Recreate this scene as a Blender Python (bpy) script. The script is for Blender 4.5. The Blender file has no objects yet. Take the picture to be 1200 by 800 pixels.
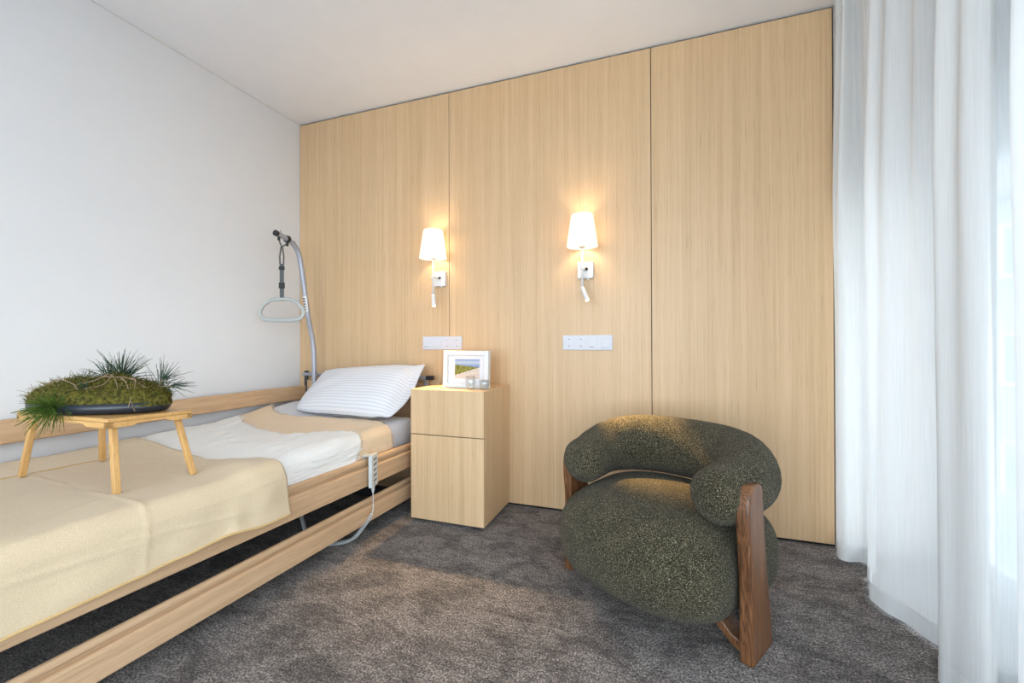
import bpy, bmesh, math, random
from mathutils import Vector, Matrix, noise
R = math.radians
C = bpy.context.scene.collection
SC = bpy.context.scene
random.seed(7)

# ------------------------------------------------------------------ materials
def new_mat(name):
    m = bpy.data.materials.new(name); m.use_nodes = True
    nt = m.node_tree; nt.nodes.clear()
    out = nt.nodes.new('ShaderNodeOutputMaterial')
    return m, nt, out
def N(nt, kind, **kw):
    n = nt.nodes.new(kind)
    for k, v in kw.items():
        if k in n.inputs: n.inputs[k].default_value = v
        else: setattr(n, k, v)
    return n
def L(nt, a, b): nt.links.new(a, b)
def ramp(nt, fac, stops):
    r = nt.nodes.new('ShaderNodeValToRGB'); cr = r.color_ramp
    while len(cr.elements) < len(stops): cr.elements.new(0.5)
    for e, (p, c) in zip(cr.elements, stops):
        e.position = p; e.color = (c[0], c[1], c[2], 1)
    L(nt, fac, r.inputs['Fac']); return r.outputs['Color']
def mapped(nt, scale, src='Object', loc=(0, 0, 0)):
    tc = nt.nodes.new('ShaderNodeTexCoord'); mp = nt.nodes.new('ShaderNodeMapping')
    mp.inputs['Scale'].default_value = scale; mp.inputs['Location'].default_value = loc
    L(nt, tc.outputs[src], mp.inputs['Vector']); return mp.outputs['Vector']
def noisetex(nt, vec, scale, detail=4, rough=.55, dist=0):
    n = N(nt, 'ShaderNodeTexNoise', Scale=scale, Detail=detail, Roughness=rough, Distortion=dist)
    L(nt, vec, n.inputs['Vector']); return n.outputs['Fac']
def mix(nt, fac, a, b, mode='MIX'):
    m = nt.nodes.new('ShaderNodeMix'); m.data_type = 'RGBA'; m.blend_type = mode
    if isinstance(fac, (int, float)): m.inputs[0].default_value = fac
    else: L(nt, fac, m.inputs[0])
    for i, v in ((6, a), (7, b)):
        if isinstance(v, tuple): m.inputs[i].default_value = (*v, 1)
        else: L(nt, v, m.inputs[i])
    return m.outputs[2]
def bsdf(nt, out, color, rough=.5, metal=0, spec=.5, bump=None, bstr=.2, bdist=.002, sheen=0):
    p = nt.nodes.new('ShaderNodeBsdfPrincipled')
    if isinstance(color, tuple): p.inputs['Base Color'].default_value = (*color, 1)
    else: L(nt, color, p.inputs['Base Color'])
    p.inputs['Roughness'].default_value = rough; p.inputs['Metallic'].default_value = metal
    p.inputs['Specular IOR Level'].default_value = spec
    if sheen: p.inputs['Sheen Weight'].default_value = sheen
    if bump is not None:
        b = N(nt, 'ShaderNodeBump', Strength=bstr, Distance=bdist); L(nt, bump, b.inputs['Height'])
        L(nt, b.outputs['Normal'], p.inputs['Normal'])
    L(nt, p.outputs[0], out.inputs['Surface']); return p
def plain(name, color, rough=.5, metal=0, spec=.5, var=.04, scale=30):
    m, nt, out = new_mat(name)
    f = noisetex(nt, mapped(nt, (1, 1, 1)), scale, 3)
    c = ramp(nt, f, [(.3, tuple(x * (1 - var) for x in color)), (.7, tuple(min(1, x * (1 + var)) for x in color))])
    bsdf(nt, out, c, rough, metal, spec); return m
def wood(name, lo, mid, hi, axis='Z', rough=.5, fine=110, along=1.6, strips=None, bstr=.08, figure=.0, spec=.35):
    m, nt, out = new_mat(name)
    def sc(a, b): return {'X': (b, a, a), 'Y': (a, b, a), 'Z': (a, a, b)}[axis]
    f1 = noisetex(nt, mapped(nt, sc(fine, along)), 1, 5, .65)
    f2 = noisetex(nt, mapped(nt, sc(fine * .22, along * .35), loc=(3, 5, 1)), 1, 3, .5, .3)
    f3 = noisetex(nt, mapped(nt, sc(fine * 2.4, along * 5), loc=(9, 2, 4)), 1, 2, .5)
    c1 = ramp(nt, f1, [(.28, lo), (.5, mid), (.75, hi)])
    c2 = ramp(nt, f2, [(.3, lo), (.55, mid), (.8, hi)])
    c = mix(nt, .45, c1, c2)
    pores = ramp(nt, f3, [(.30, (.74, .70, .66)), (.42, (1, 1, 1))])
    c = mix(nt, .6, c, pores, 'MULTIPLY')
    if figure:
        tc = mapped(nt, sc(34, 2.6))
        nz = N(nt, 'ShaderNodeTexWave', wave_type='BANDS', bands_direction='DIAGONAL', Scale=2.2, Distortion=9, Detail=3)
        nz.inputs['Detail Scale'].default_value = 1.2
        L(nt, tc, nz.inputs['Vector'])
        fg = ramp(nt, nz.outputs['Fac'], [(.1, (.45, .42, .4)), (.6, (1, 1, 1))])
        c = mix(nt, figure, c, fg, 'MULTIPLY')
    if strips:
        tc = nt.nodes.new('ShaderNodeTexCoord'); sx = nt.nodes.new('ShaderNodeSeparateXYZ'); L(nt, tc.outputs['Object'], sx.inputs[0])
        d = N(nt, 'ShaderNodeMath', operation='DIVIDE'); L(nt, sx.outputs['X'], d.inputs[0]); d.inputs[1].default_value = strips
        fl = N(nt, 'ShaderNodeMath', operation='FLOOR'); L(nt, d.outputs[0], fl.inputs[0])
        w = N(nt, 'ShaderNodeTexWhiteNoise', noise_dimensions='1D'); L(nt, fl.outputs[0], w.inputs['W'])
        t = ramp(nt, w.outputs['Value'], [(0, (.965, .96, .95)), (1, (1.0, 1.0, 1.0))])
        c = mix(nt, 1.0, c, t, 'MULTIPLY')
    bsdf(nt, out, c, rough, 0, spec, f1, bstr, .001); return m

def emit(name, color, strength):
    m, nt, out = new_mat(name)
    e = N(nt, 'ShaderNodeEmission', Strength=strength); e.inputs['Color'].default_value = (*color, 1)
    L(nt, e.outputs[0], out.inputs['Surface']); return m

def cloth_mat(name, lo, hi, wscale=500, stripes=None, crinkle=0, rough=.9, bstr=.25, weave=.25):
    m, nt, out = new_mat(name)
    vec = mapped(nt, (1, 1, 1))
    f = noisetex(nt, vec, wscale, 2)
    c = ramp(nt, f, [(.3, lo), (.7, hi)])
    h = f
    if stripes:      # woven satin stripe across the cloth, in its own UV
        tc = nt.nodes.new('ShaderNodeTexCoord'); sx = nt.nodes.new('ShaderNodeSeparateXYZ'); L(nt, tc.outputs['UV'], sx.inputs[0])
        ml = N(nt, 'ShaderNodeMath', operation='MULTIPLY'); L(nt, sx.outputs['Y'], ml.inputs[0]); ml.inputs[1].default_value = stripes
        fr = N(nt, 'ShaderNodeMath', operation='FRACT'); L(nt, ml.outputs[0], fr.inputs[0])
        st = ramp(nt, fr.outputs[0], [(.0, (.86, .86, .88)), (.42, (.86, .86, .88)), (.5, (1, 1, 1)), (.92, (1, 1, 1)), (1, (.86, .86, .88))])
        c = mix(nt, 1, c, st, 'MULTIPLY')
    if crinkle:
        f2 = noisetex(nt, mapped(nt, (70, 14, 30)), 1, 4, .6, .8)
        ad = N(nt, 'ShaderNodeMath', operation='MULTIPLY_ADD'); L(nt, f2, ad.inputs[0]); ad.inputs[1].default_value = crinkle; L(nt, f, ad.inputs[2])
        h = ad.outputs[0]
    bsdf(nt, out, c, rough, 0, .1, h, bstr, .003, sheen=.15); return m

M = {}
M['panel'] = wood('oak_veneer', (.50, .33, .178), (.605, .412, .236), (.69, .49, .30), 'Z', .42, 105, 1.1, strips=.417, spec=.5)
M['cabinet'] = wood('oak_cabinet', (.47, .31, .165), (.60, .415, .24), (.69, .49, .30), 'Z', .45, 120, 1.3, spec=.5)
M['bedwood_y'] = wood('bed_beech', (.43, .275, .155), (.56, .37, .22), (.66, .46, .29), 'Y', .45, 95, 2.2)
M['bedwood_x'] = wood('bed_beech_cross', (.43, .275, .155), (.56, .37, .22), (.66, .46, .29), 'X', .45, 95, 2.2)
M['bamboo_x'] = wood('bamboo_top', (.46, .25, .085), (.60, .35, .13), (.72, .46, .20), 'X', .4, 120, 4)
M['bamboo_z'] = wood('bamboo_leg', (.46, .25, .085), (.60, .35, .13), (.72, .46, .20), 'Z', .4, 120, 4)
M['walnut'] = wood('dark_stained_ash', (.060, .022, .009), (.20, .085, .034), (.36, .17, .075), 'Z', .38, 150, 5, figure=.9, bstr=.25, spec=.5)
M['wall'] = plain('wall_paint', (.71, .715, .73), .85, 0, .2, .01, 8)
M['reveal'] = plain('warm_grey_reveal', (.54, .51, .48), .85, 0, .2, .02, 8)
M['ceil'] = plain('ceiling_paint', (.86, .88, .92), .9, 0, .2, .01, 6)
M['white'] = plain('white_plastic', (.68, .68, .69), .4, 0, .4, .01)
M['switch'] = plain('switch_plastic', (.58, .58, .63), .35, 0, .4, .01)
M['whitepaint'] = plain('white_lacquer', (.70, .70, .70), .4, 0, .4, .01)
M['pvc'] = plain('white_window_frame', (.80, .82, .84), .35, 0, .5, .01)
M['black'] = plain('black_plastic', (.015, .016, .018), .45)
M['gap'] = plain('shadow_gap_board', (.01, .009, .008), .9)
M['dish'] = plain('matt_navy_black_metal', (.012, .016, .024), .38, 0, .5, .1)
M['steel'] = plain('grey_lacquered_steel', (.36, .37, .42), .38, .3, .5, .04)
M['darksteel'] = plain('charcoal_steel', (.016, .017, .020), .6, .2)
M['chrome'] = plain('chrome', (.7, .7, .7), .15, 1)
M['greyplastic'] = plain('light_grey_plastic', (.52, .55, .56), .4)
M['handleplastic'] = plain('handle_plastic', (.40, .42, .41), .4)
M['strap'] = plain('grey_webbing', (.11, .12, .125), .8, 0, .2, .2, 400)
M['mark'] = plain('print_dark', (.06, .065, .075), .7)
M['blueplastic'] = plain('blue_motor_casing', (.03, .05, .10), .5)
M['facade'] = plain('grey_blue_render', (.44, .50, .56), .9, 0, .2, .05, 2)
M['outglass'] = plain('far_window_glass', (.34, .40, .44), .2, 0, .5, .1, 2)
M['roofgrey'] = plain('roof_edge', (.30, .33, .36), .8)
M['asphalt'] = plain('courtyard_paving', (.30, .31, .31), .9, 0, .2, .1, 2)
M['sheet'] = cloth_mat('striped_sheet', (.68, .67, .69), (.73, .72, .74), 300, stripes=55, bstr=.08)
M['pillow'] = cloth_mat('striped_pillowcase', (.66, .66, .69), (.71, .71, .74), 300, stripes=20, bstr=.06)
M['beige'] = cloth_mat('beige_cotton_throw', (.56, .44, .29), (.68, .55, .38), 420, bstr=.3)
M['beige2'] = cloth_mat('sand_blanket', (.66, .50, .33), (.76, .60, .42), 420, bstr=.3, crinkle=.6)
M['hem'] = cloth_mat('ochre_hem', (.50, .33, .14), (.62, .42, .20), 420)
M['gauze'] = cloth_mat('white_crinkled_gauze', (.76, .745, .72), (.83, .815, .79), 350, crinkle=3.0, bstr=.55)

def curtain_mat(transp):
    m, nt, out = new_mat('sheer_voile')
    f = noisetex(nt, mapped(nt, (1, 1, .02)), 260, 2)
    c = ramp(nt, f, [(.3, (.77, .78, .78)), (.7, (.835, .84, .84))])
    d = nt.nodes.new('ShaderNodeBsdfDiffuse'); t = nt.nodes.new('ShaderNodeBsdfTranslucent'); tr = nt.nodes.new('ShaderNodeBsdfTransparent')
    L(nt, c, d.inputs[0]); L(nt, c, t.inputs[0])
    a = nt.nodes.new('ShaderNodeMixShader'); a.inputs[0].default_value = .25; L(nt, d.outputs[0], a.inputs[1]); L(nt, t.outputs[0], a.inputs[2])
    b = nt.nodes.new('ShaderNodeMixShader'); b.inputs[0].default_value = transp; L(nt, a.outputs[0], b.inputs[1]); L(nt, tr.outputs[0], b.inputs[2])
    L(nt, b.outputs[0], out.inputs['Surface']); return m
M['voile'] = curtain_mat(.16)
M['voile_hem'] = curtain_mat(.10)

def pane_mat():
    m, nt, out = new_mat('clear_pane')
    tr = nt.nodes.new('ShaderNodeBsdfTransparent'); tr.inputs[0].default_value = (.95, .97, .97, 1)
    g = nt.nodes.new('ShaderNodeBsdfGlossy'); g.inputs['Roughness'].default_value = .02
    a = nt.nodes.new('ShaderNodeMixShader'); a.inputs[0].default_value = .06
    L(nt, tr.outputs[0], a.inputs[1]); L(nt, g.outputs[0], a.inputs[2]); L(nt, a.outputs[0], out.inputs['Surface']); return m
M['pane'] = pane_mat()

def glass_mat():
    m, nt, out = new_mat('clear_glass')
    tr = nt.nodes.new('ShaderNodeBsdfTransparent'); tr.inputs[0].default_value = (.93, .94, .94, 1)
    g = nt.nodes.new('ShaderNodeBsdfGlossy'); g.inputs['Roughness'].default_value = .03
    a = nt.nodes.new('ShaderNodeMixShader'); a.inputs[0].default_value = .10
    L(nt, tr.outputs[0], a.inputs[1]); L(nt, g.outputs[0], a.inputs[2]); L(nt, a.outputs[0], out.inputs['Surface']); return m
M['glass'] = glass_mat()

def shade_mat():
    m, nt, out = new_mat('white_lampshade_fabric')
    f = noisetex(nt, mapped(nt, (1, 1, 1)), 400, 2)
    c = ramp(nt, f, [(.3, (.86, .84, .80)), (.7, (.92, .90, .87))])
    d = nt.nodes.new('ShaderNodeBsdfDiffuse'); t = nt.nodes.new('ShaderNodeBsdfTranslucent')
    L(nt, c, d.inputs[0]); L(nt, c, t.inputs[0])
    a = nt.nodes.new('ShaderNodeMixShader'); a.inputs[0].default_value = .5
    L(nt, d.outputs[0], a.inputs[1]); L(nt, t.outputs[0], a.inputs[2]); L(nt, a.outputs[0], out.inputs['Surface']); return m
M['shade'] = shade_mat()
M['bulb'] = emit('warm_bulb', (1, .74, .45), 30)
M['led'] = emit('reading_led', (1, .78, .5), 14)

def carpet_mat():
    m, nt, out = new_mat('mottled_grey_carpet')
    v = mapped(nt, (1, 1, 1))
    fine = noisetex(nt, v, 150, 3, .75)
    mid = noisetex(nt, mapped(nt, (26, 60, 20)), 1, 5, .7, .6)
    big = noisetex(nt, mapped(nt, (5.5, 8, 5), loc=(2, 1, 0)), 1, 6, .68, .5)
    c1 = ramp(nt, fine, [(.36, (.040, .035, .034)), (.5, (.16, .146, .140)), (.64, (.42, .385, .37))])
    c2 = ramp(nt, mid, [(.38, (.50, .48, .47)), (.58, (1.15, 1.13, 1.11))])
    c3 = ramp(nt, big, [(.40, (.55, .53, .52)), (.56, (1.2, 1.18, 1.16))])
    c = mix(nt, .75, c1, c2, 'MULTIPLY'); c = mix(nt, .85, c, c3, 'MULTIPLY')
    bsdf(nt, out, c, .95, 0, .1, fine, .9, .006, sheen=.1); return m
M['carpet'] = carpet_mat()

def boucle_mat():
    m, nt, out = new_mat('olive_melange_boucle')
    fine = noisetex(nt, mapped(nt, (1, 1, 1)), 300, 2, .7)
    fl = noisetex(nt, mapped(nt, (150, 150, 330), loc=(1, 2, 3)), 1, 2, .6)
    big = noisetex(nt, mapped(nt, (1, 1, 1)), 14, 3)
    c = ramp(nt, fine, [(.36, (.011, .010, .006)), (.48, (.050, .043, .026)), (.58, (.115, .099, .064)), (.68, (.37, .33, .24))])
    c2 = ramp(nt, fl, [(.36, (.45, .46, .42)), (.62, (1.1, 1.1, 1.05))])
    c = mix(nt, .8, c, c2, 'MULTIPLY')
    c3 = ramp(nt, big, [(.35, (.85, .86, .84)), (.65, (1.08, 1.07, 1.05))])
    c = mix(nt, 1, c, c3, 'MULTIPLY')
    bsdf(nt, out, c, .95, 0, .1, fine, .8, .006, sheen=.08); return m
M['boucle'] = boucle_mat()

def moss_mat(name, stops, scale=120):
    m, nt, out = new_mat(name)
    f = noisetex(nt, mapped(nt, (1, 1, 1)), scale, 4, .65)
    bsdf(nt, out, ramp(nt, f, stops), .85, 0, .15, f, .6, .006); return m
M['moss'] = moss_mat('moss_green', [(.30, (.010, .010, .004)), (.42, (.040, .038, .008)), (.52, (.080, .072, .012)), (.62, (.13, .11, .02)), (.72, (.16, .085, .035))], 85)
M['mossblade'] = moss_mat('moss_tips', [(.35, (.030, .034, .006)), (.47, (.085, .082, .012)), (.58, (.17, .15, .022)), (.70, (.22, .14, .055))], 45)
M['drygrass'] = moss_mat('dry_grass', [(.35, (.05, .06, .014)), (.5, (.15, .12, .04)), (.68, (.33, .24, .13))], 35)
M['needle_bright'] = moss_mat('fresh_pine_needles', [(.35, (.030, .065, .010)), (.65, (.10, .16, .025))], 60)
M['needle_dark'] = moss_mat('dark_pine_needles', [(.35, (.020, .042, .026)), (.65, (.060, .095, .055))], 60)
M['twig'] = moss_mat('dry_twig', [(.3, (.16, .09, .05)), (.7, (.42, .31, .21))], 60)

def photo_mat():
    """a small seaside photograph: sky, sea, green dune, pale sand path (drawn in the print's own UV)"""
    m, nt, out = new_mat('seaside_print')
    tc = nt.nodes.new('ShaderNodeTexCoord'); sx = nt.nodes.new('ShaderNodeSeparateXYZ'); L(nt, tc.outputs['UV'], sx.inputs[0])
    nz = noisetex(nt, mapped(nt, (12, 12, 12), 'UV'), 1, 5, .7)
    U, V = sx.outputs['X'], sx.outputs['Y']
    sky = ramp(nt, V, [(.62, (.16, .22, .42)), (.74, (.30, .34, .50)), (.80, (.42, .50, .55)), (.9, (.38, .44, .56)), (1, (.16, .20, .40))])
    green = ramp(nt, nz, [(.35, (.03, .04, .01)), (.5, (.20, .19, .02)), (.65, (.36, .32, .05))])
    sand = ramp(nt, nz, [(.35, (.50, .40, .34)), (.65, (.70, .60, .52))])
    def lin(a, b, c0):      # a*U + b*V + c0 + noise
        m1 = N(nt, 'ShaderNodeMath', operation='MULTIPLY_ADD'); L(nt, U, m1.inputs[0]); m1.inputs[1].default_value = a; m1.inputs[2].default_value = c0
        m2 = N(nt, 'ShaderNodeMath', operation='MULTIPLY_ADD'); L(nt, V, m2.inputs[0]); m2.inputs[1].default_value = b; L(nt, m1.outputs[0], m2.inputs[2])
        m3 = N(nt, 'ShaderNodeMath', operation='MULTIPLY_ADD'); L(nt, nz, m3.inputs[0]); m3.inputs[1].default_value = .12; L(nt, m2.outputs[0], m3.inputs[2])
        g = N(nt, 'ShaderNodeMath', operation='GREATER_THAN'); L(nt, m3.outputs[0], g.inputs[0]); g.inputs[1].default_value = 0.06
        return g.outputs[0]
    c = mix(nt, lin(-.14, -1, .72), sky, green)
    c = mix(nt, lin(.42, -1, .17), c, sand)
    bsdf(nt, out, c, .35, 0, .4); return m
M['photo'] = photo_mat()
M['mat_board'] = plain('mat_board', (.70, .70, .73), .8, 0, .2, .01)

# ------------------------------------------------------------------ mesh helpers
class G:
    """collects vertices and faces in world coordinates"""
    def __init__(s): s.v = []; s.f = []; s.uv = None
    def add(s, vs, fs):
        o = len(s.v); s.v += [Vector(x) for x in vs]; s.f += [tuple(i + o for i in f) for f in fs]; return s
    def box(s, a, b, mtx=None):
        x0, y0, z0 = a; x1, y1, z1 = b
        vs = [Vector(p) for p in ((x0, y0, z0), (x1, y0, z0), (x1, y1, z0), (x0, y1, z0), (x0, y0, z1), (x1, y0, z1), (x1, y1, z1), (x0, y1, z1))]
        if mtx: vs = [mtx @ p for p in vs]
        return s.add(vs, [(0, 3, 2, 1), (4, 5, 6, 7), (0, 1, 5, 4), (1, 2, 6, 5), (2, 3, 7, 6), (3, 0, 4, 7)])
    def tube(s, pts, r, n=12, caps=True, rs=None, squash=None):
        pts = [Vector(p) for p in pts]; k = len(pts); rings = []
        t0 = (pts[1] - pts[0]).normalized()
        up = Vector((0, 0, 1)) if abs(t0.z) < .9 else Vector((1, 0, 0))
        nrm = t0.cross(up).normalized()
        for i, p in enumerate(pts):
            t = (pts[min(i + 1, k - 1)] - pts[max(i - 1, 0)]).normalized()
            nrm = (nrm - t * nrm.dot(t)).normalized(); b = t.cross(nrm)
            rr = rs[i] if rs else r
            rings.append([p + (nrm * math.cos(2 * math.pi * j / n) + b * math.sin(2 * math.pi * j / n) * (squash or 1)) * rr for j in range(n)])
        vs = [q for ring in rings for q in ring]
        fs = [(i * n + j, i * n + (j + 1) % n, (i + 1) * n + (j + 1) % n, (i + 1) * n + j) for i in range(k - 1) for j in range(n)]
        if caps: fs += [tuple(range(n - 1, -1, -1)), tuple((k - 1) * n + j for j in range(n))]
        return s.add(vs, fs)
    def lathe(s, c, prof, n=32, axis=None, closed=False):
        """prof: (radius, height) pairs about +Z through c (or a matrix)"""
        vs = []; k = len(prof)
        for (r, h) in prof:
            for j in range(n):
                a = 2 * math.pi * j / n; p = Vector((r * math.cos(a), r * math.sin(a), h))
                vs.append((axis @ p if axis else p) + Vector(c))
        fs = [(i * n + j, i * n + (j + 1) % n, (i + 1) * n + (j + 1) % n, (i + 1) * n + j) for i in range(k - 1) for j in range(n)]
        if closed: fs += [((k - 1) * n + j, (k - 1) * n + (j + 1) % n, (j + 1) % n, j) for j in range(n)]
        else:
            fs += [tuple(range(n - 1, -1, -1)), tuple((k - 1) * n + j for j in range(n))]
        return s.add(vs, fs)
    def grid(s, fn, nu, nv, uv=None):
        vs = []; uvs = []
        for j in range(nv + 1):
            for i in range(nu + 1):
                vs.append(fn(i / nu, j / nv)); uvs.append((i / nu, j / nv))
        w = nu + 1
        fs = [(j * w + i, j * w + i + 1, (j + 1) * w + i + 1, (j + 1) * w + i) for j in range(nv) for i in range(nu)]
        s.uv = (s.uv or [(0, 0)] * len(s.v)) + uvs
        return s.add(vs, fs)
    def prism(s, poly, path_a, path_b):
        """poly: list of Vectors offsets (3D); extruded from path_a to path_b"""
        n = len(poly); a = [Vector(path_a) + Vector(p) for p in poly]; b = [Vector(path_b) + Vector(p) for p in poly]
        return s.add(a + b, [(i, (i + 1) % n, n + (i + 1) % n, n + i) for i in range(n)] + [tuple(range(n - 1, -1, -1)), tuple(range(n, 2 * n))])

def wloc(o):
    v = Vector((0, 0, 0))
    while o: v = v + o.location; o = o.parent
    return v
def obj(name, g, mat, parent=None, loc=None, smooth=False, bevel=0, seg=2, subsurf=0, solid=0, fixn=True):
    me = bpy.data.meshes.new(name)
    base = wloc(parent) if parent else Vector(loc or (0, 0, 0))
    me.from_pydata([tuple(v - base) for v in g.v], [], g.f)
    if g.uv and len(g.uv) == len(g.v):
        ul = me.uv_layers.new(name='UVMap')
        for lp in me.loops: ul.data[lp.index].uv = g.uv[lp.vertex_index]
    if fixn:
        bm = bmesh.new(); bm.from_mesh(me); bmesh.ops.recalc_face_normals(bm, faces=bm.faces); bm.to_mesh(me); bm.free()
    me.materials.append(mat)
    if smooth:
        for p in me.polygons: p.use_smooth = True
    o = bpy.data.objects.new(name, me); C.objects.link(o)
    if parent: o.parent = parent
    else: o.location = base
    if solid:
        md = o.modifiers.new('solid', 'SOLIDIFY'); md.thickness = solid; md.offset = 0
    if bevel:
        md = o.modifiers.new('bevel', 'BEVEL'); md.width = bevel; md.segments = seg; md.limit_method = 'ANGLE'; md.angle_limit = R(40)
        for p in me.polygons: p.use_smooth = True
        try: me.set_sharp_from_angle(angle=R(40))
        except Exception: pass
    if subsurf:
        md = o.modifiers.new('sub', 'SUBSURF'); md.levels = subsurf; md.render_levels = subsurf
    return o
def tag(o, label, cat, group=None):
    o['label'] = label; o['category'] = cat
    if group: o['group'] = group
    return o
def thing(name, loc, label, cat, group=None):
    o = bpy.data.objects.new(name, None); C.objects.link(o); o.location = loc; o.empty_display_size = .05
    return tag(o, label, cat, group)
def struct(o): o['kind'] = 'structure'; return o
def sstep(a, b, x):
    t = max(0, min(1, (x - a) / (b - a))); return t * t * (3 - 2 * t)
def interp(pts, x):
    if x <= pts[0][0]: return pts[0][1]
    for (a, b), (c, d) in zip(pts, pts[1:]):
        if x <= c: return b + (d - b) * (x - a) / (c - a)
    return pts[-1][1]
def catmull(pts, n=8):
    pts = [Vector(p) for p in pts]; P = [pts[0] * 2 - pts[1]] + pts + [pts[-1] * 2 - pts[-2]]; o = []
    for i in range(1, len(P) - 2):
        for k in range(n):
            t = k / n; a, b, c, d = P[i - 1:i + 3]
            o.append(.5 * ((2 * b) + (c - a) * t + (2 * a - 5 * b + 4 * c - d) * t * t + (3 * b - a - 3 * c + d) * t ** 3))
    o.append(P[-2]); return o
def nz(x, y, z=0): return noise.noise(Vector((x, y, z)))

# ------------------------------------------------------------------ room shell
XL, YB, ZC, YF = -2.55, 2.46, 2.639, -2.6
XW = 1.20            # window plane
g = G(); g.box((XL - .12, YF - .12, -.15), (XW + .2, YB + .14, 0)); struct(obj('floor', g, M['carpet']))
g = G(); g.box((XL - .12, YF - .12, ZC), (XW + .2, YB + .14, ZC + .15)); struct(obj('ceiling', g, M['ceil']))
g = G(); g.box((XL - .12, YF - .12, 0), (XL, YB + .14, ZC)); struct(obj('wall_left', g, M['wall']))
g = G(); g.box((XL, YB + .02, 0), (XW + .2, YB + .14, ZC)); struct(obj('wall_back', g, M['wall']))
FX0, FX1, FZ0, FZ1 = -2.25, .85, .12, 2.45      # big window added in the unseen wall behind the camera, for daylight fill
g = G(); g.box((XL, YF - .12, 0), (FX0, YF, ZC)); g.box((FX1, YF - .12, 0), (XW + .2, YF, ZC)); g.box((FX0, YF - .12, 0), (FX1, YF, FZ0)); g.box((FX0, YF - .12, FZ1), (FX1, YF, ZC)); struct(obj('wall_front', g, M['wall']))
g = G(); g.box((XW, .98, 1.80), (XW + .2, YB + .02, ZC)); g.box((XW, YF, 2.50), (XW + .2, .98, ZC)); g.box((XW, YF, 0), (XW + .2, YF + .5, 2.50)); struct(obj('wall_right', g, M['wall']))
# black backing board behind the veneer panels: the shadow gaps
g = G(); g.box((XL, YB + .012, 0), (.80, YB + .02, ZC)); struct(obj('trim_1', g, M['gap']))
# three veneer panels with shadow gaps
edges = [XL + .002, -1.2965, -.0465, .796]
for i in range(3):
    g = G(); g.box((edges[i] + .0018, YB, .014), (edges[i + 1] - .0018, YB + .012, ZC - .010))
    struct(obj('trim_%d' % (i + 2), g, M['panel'], bevel=.0008, seg=1))
# plaster return beside the window behind the curtain
g = G(); g.box((.80, YB + .0, 0), (XW, YB + .02, ZC)); struct(obj('trim_5', g, M['reveal']))
# fine paint bead in the left wall / ceiling corner
g = G(); g.box((XL, YF, ZC - .006), (XL + .006, YB, ZC)); struct(obj('trim_6', g, M['whitepaint']))

# window: sliding terrace doors; second and third unseen, added and taller for more daylight
wy = [YB - .01, .98, -.55, YF + .5]
for k in range(3):
    y1, y0 = wy[k], wy[k + 1]; z0, z1 = .03, (1.80 if k == 0 else 2.50)
    root = obj('window_%d' % (k + 1), G().box((XW + .02, y0, 0), (XW + .10, y1, .035)), M['pvc'], loc=(XW + .06, (y0 + y1) / 2, 0), bevel=.004); struct(root)
    f = G(); w = .07
    f.box((XW + .02, y0, z0), (XW + .09, y0 + w, z1)); f.box((XW + .02, y1 - w, z0), (XW + .09, y1, z1))
    f.box((XW + .02, y0 + w, z0), (XW + .09, y1 - w, z0 + w * .9)); f.box((XW + .02, y0 + w, z1 - w), (XW + .09, y1 - w, z1))
    f.box((XW + .03, y0 + w, z0 + w * .9), (XW + .05, y1 - w, z0 + w * .9 + .022))
    obj('window_frame', f, M['pvc'], root, bevel=.004)
    p = G(); p.box((XW + .052, y0 + w, z0 + w * .9), (XW + .058, y1 - w, z1 - w)); obj('window_pane', p, M['pane'], root)
    h = G(); h.box((XW + .0, y1 - .055, .90), (XW + .018, y1 - .02, 1.02)); h.box((XW - .03, y1 - .045, .955), (XW - .016, y1 - .03, 1.0)); h.tube([(XW + .004, y1 - .037, .985), (XW - .028, y1 - .037, .985)], .007, 8)
    h.box((XW - .034, y1 - .15, .978), (XW - .02, y1 - .03, .992)); obj('window_handle', h, M['white'], root, bevel=.003)

root = obj('window_4', G().box((FX0, YF - .11, FZ0), (FX1, YF + .02, FZ0 + .02)), M['pvc'], loc=((FX0 + FX1) / 2, YF - .06, FZ0), bevel=.004); struct(root)  # unseen window, added to fill the room with light from behind the camera
f = G(); w = .07; xm = (FX0 + FX1) / 2
for (a, b) in ((FX0, xm), (xm, FX1)):
    f.box((a, YF - .09, FZ0 + .02), (a + w, YF - .02, FZ1)); f.box((b - w, YF - .09, FZ0 + .02), (b, YF - .02, FZ1))
    f.box((a + w, YF - .09, FZ0 + .02), (b - w, YF - .02, FZ0 + .02 + w)); f.box((a + w, YF - .09, FZ1 - w), (b - w, YF - .02, FZ1))
obj('window_frame', f, M['pvc'], root, bevel=.004)
p = G(); p.box((FX0 + w, YF - .058, FZ0 + .02 + w), (xm - w, YF - .052, FZ1 - w)); p.box((xm + w, YF - .058, FZ0 + .02 + w), (FX1 - w, YF - .052, FZ1 - w)); obj('window_pane', p, M['pane'], root)
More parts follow.
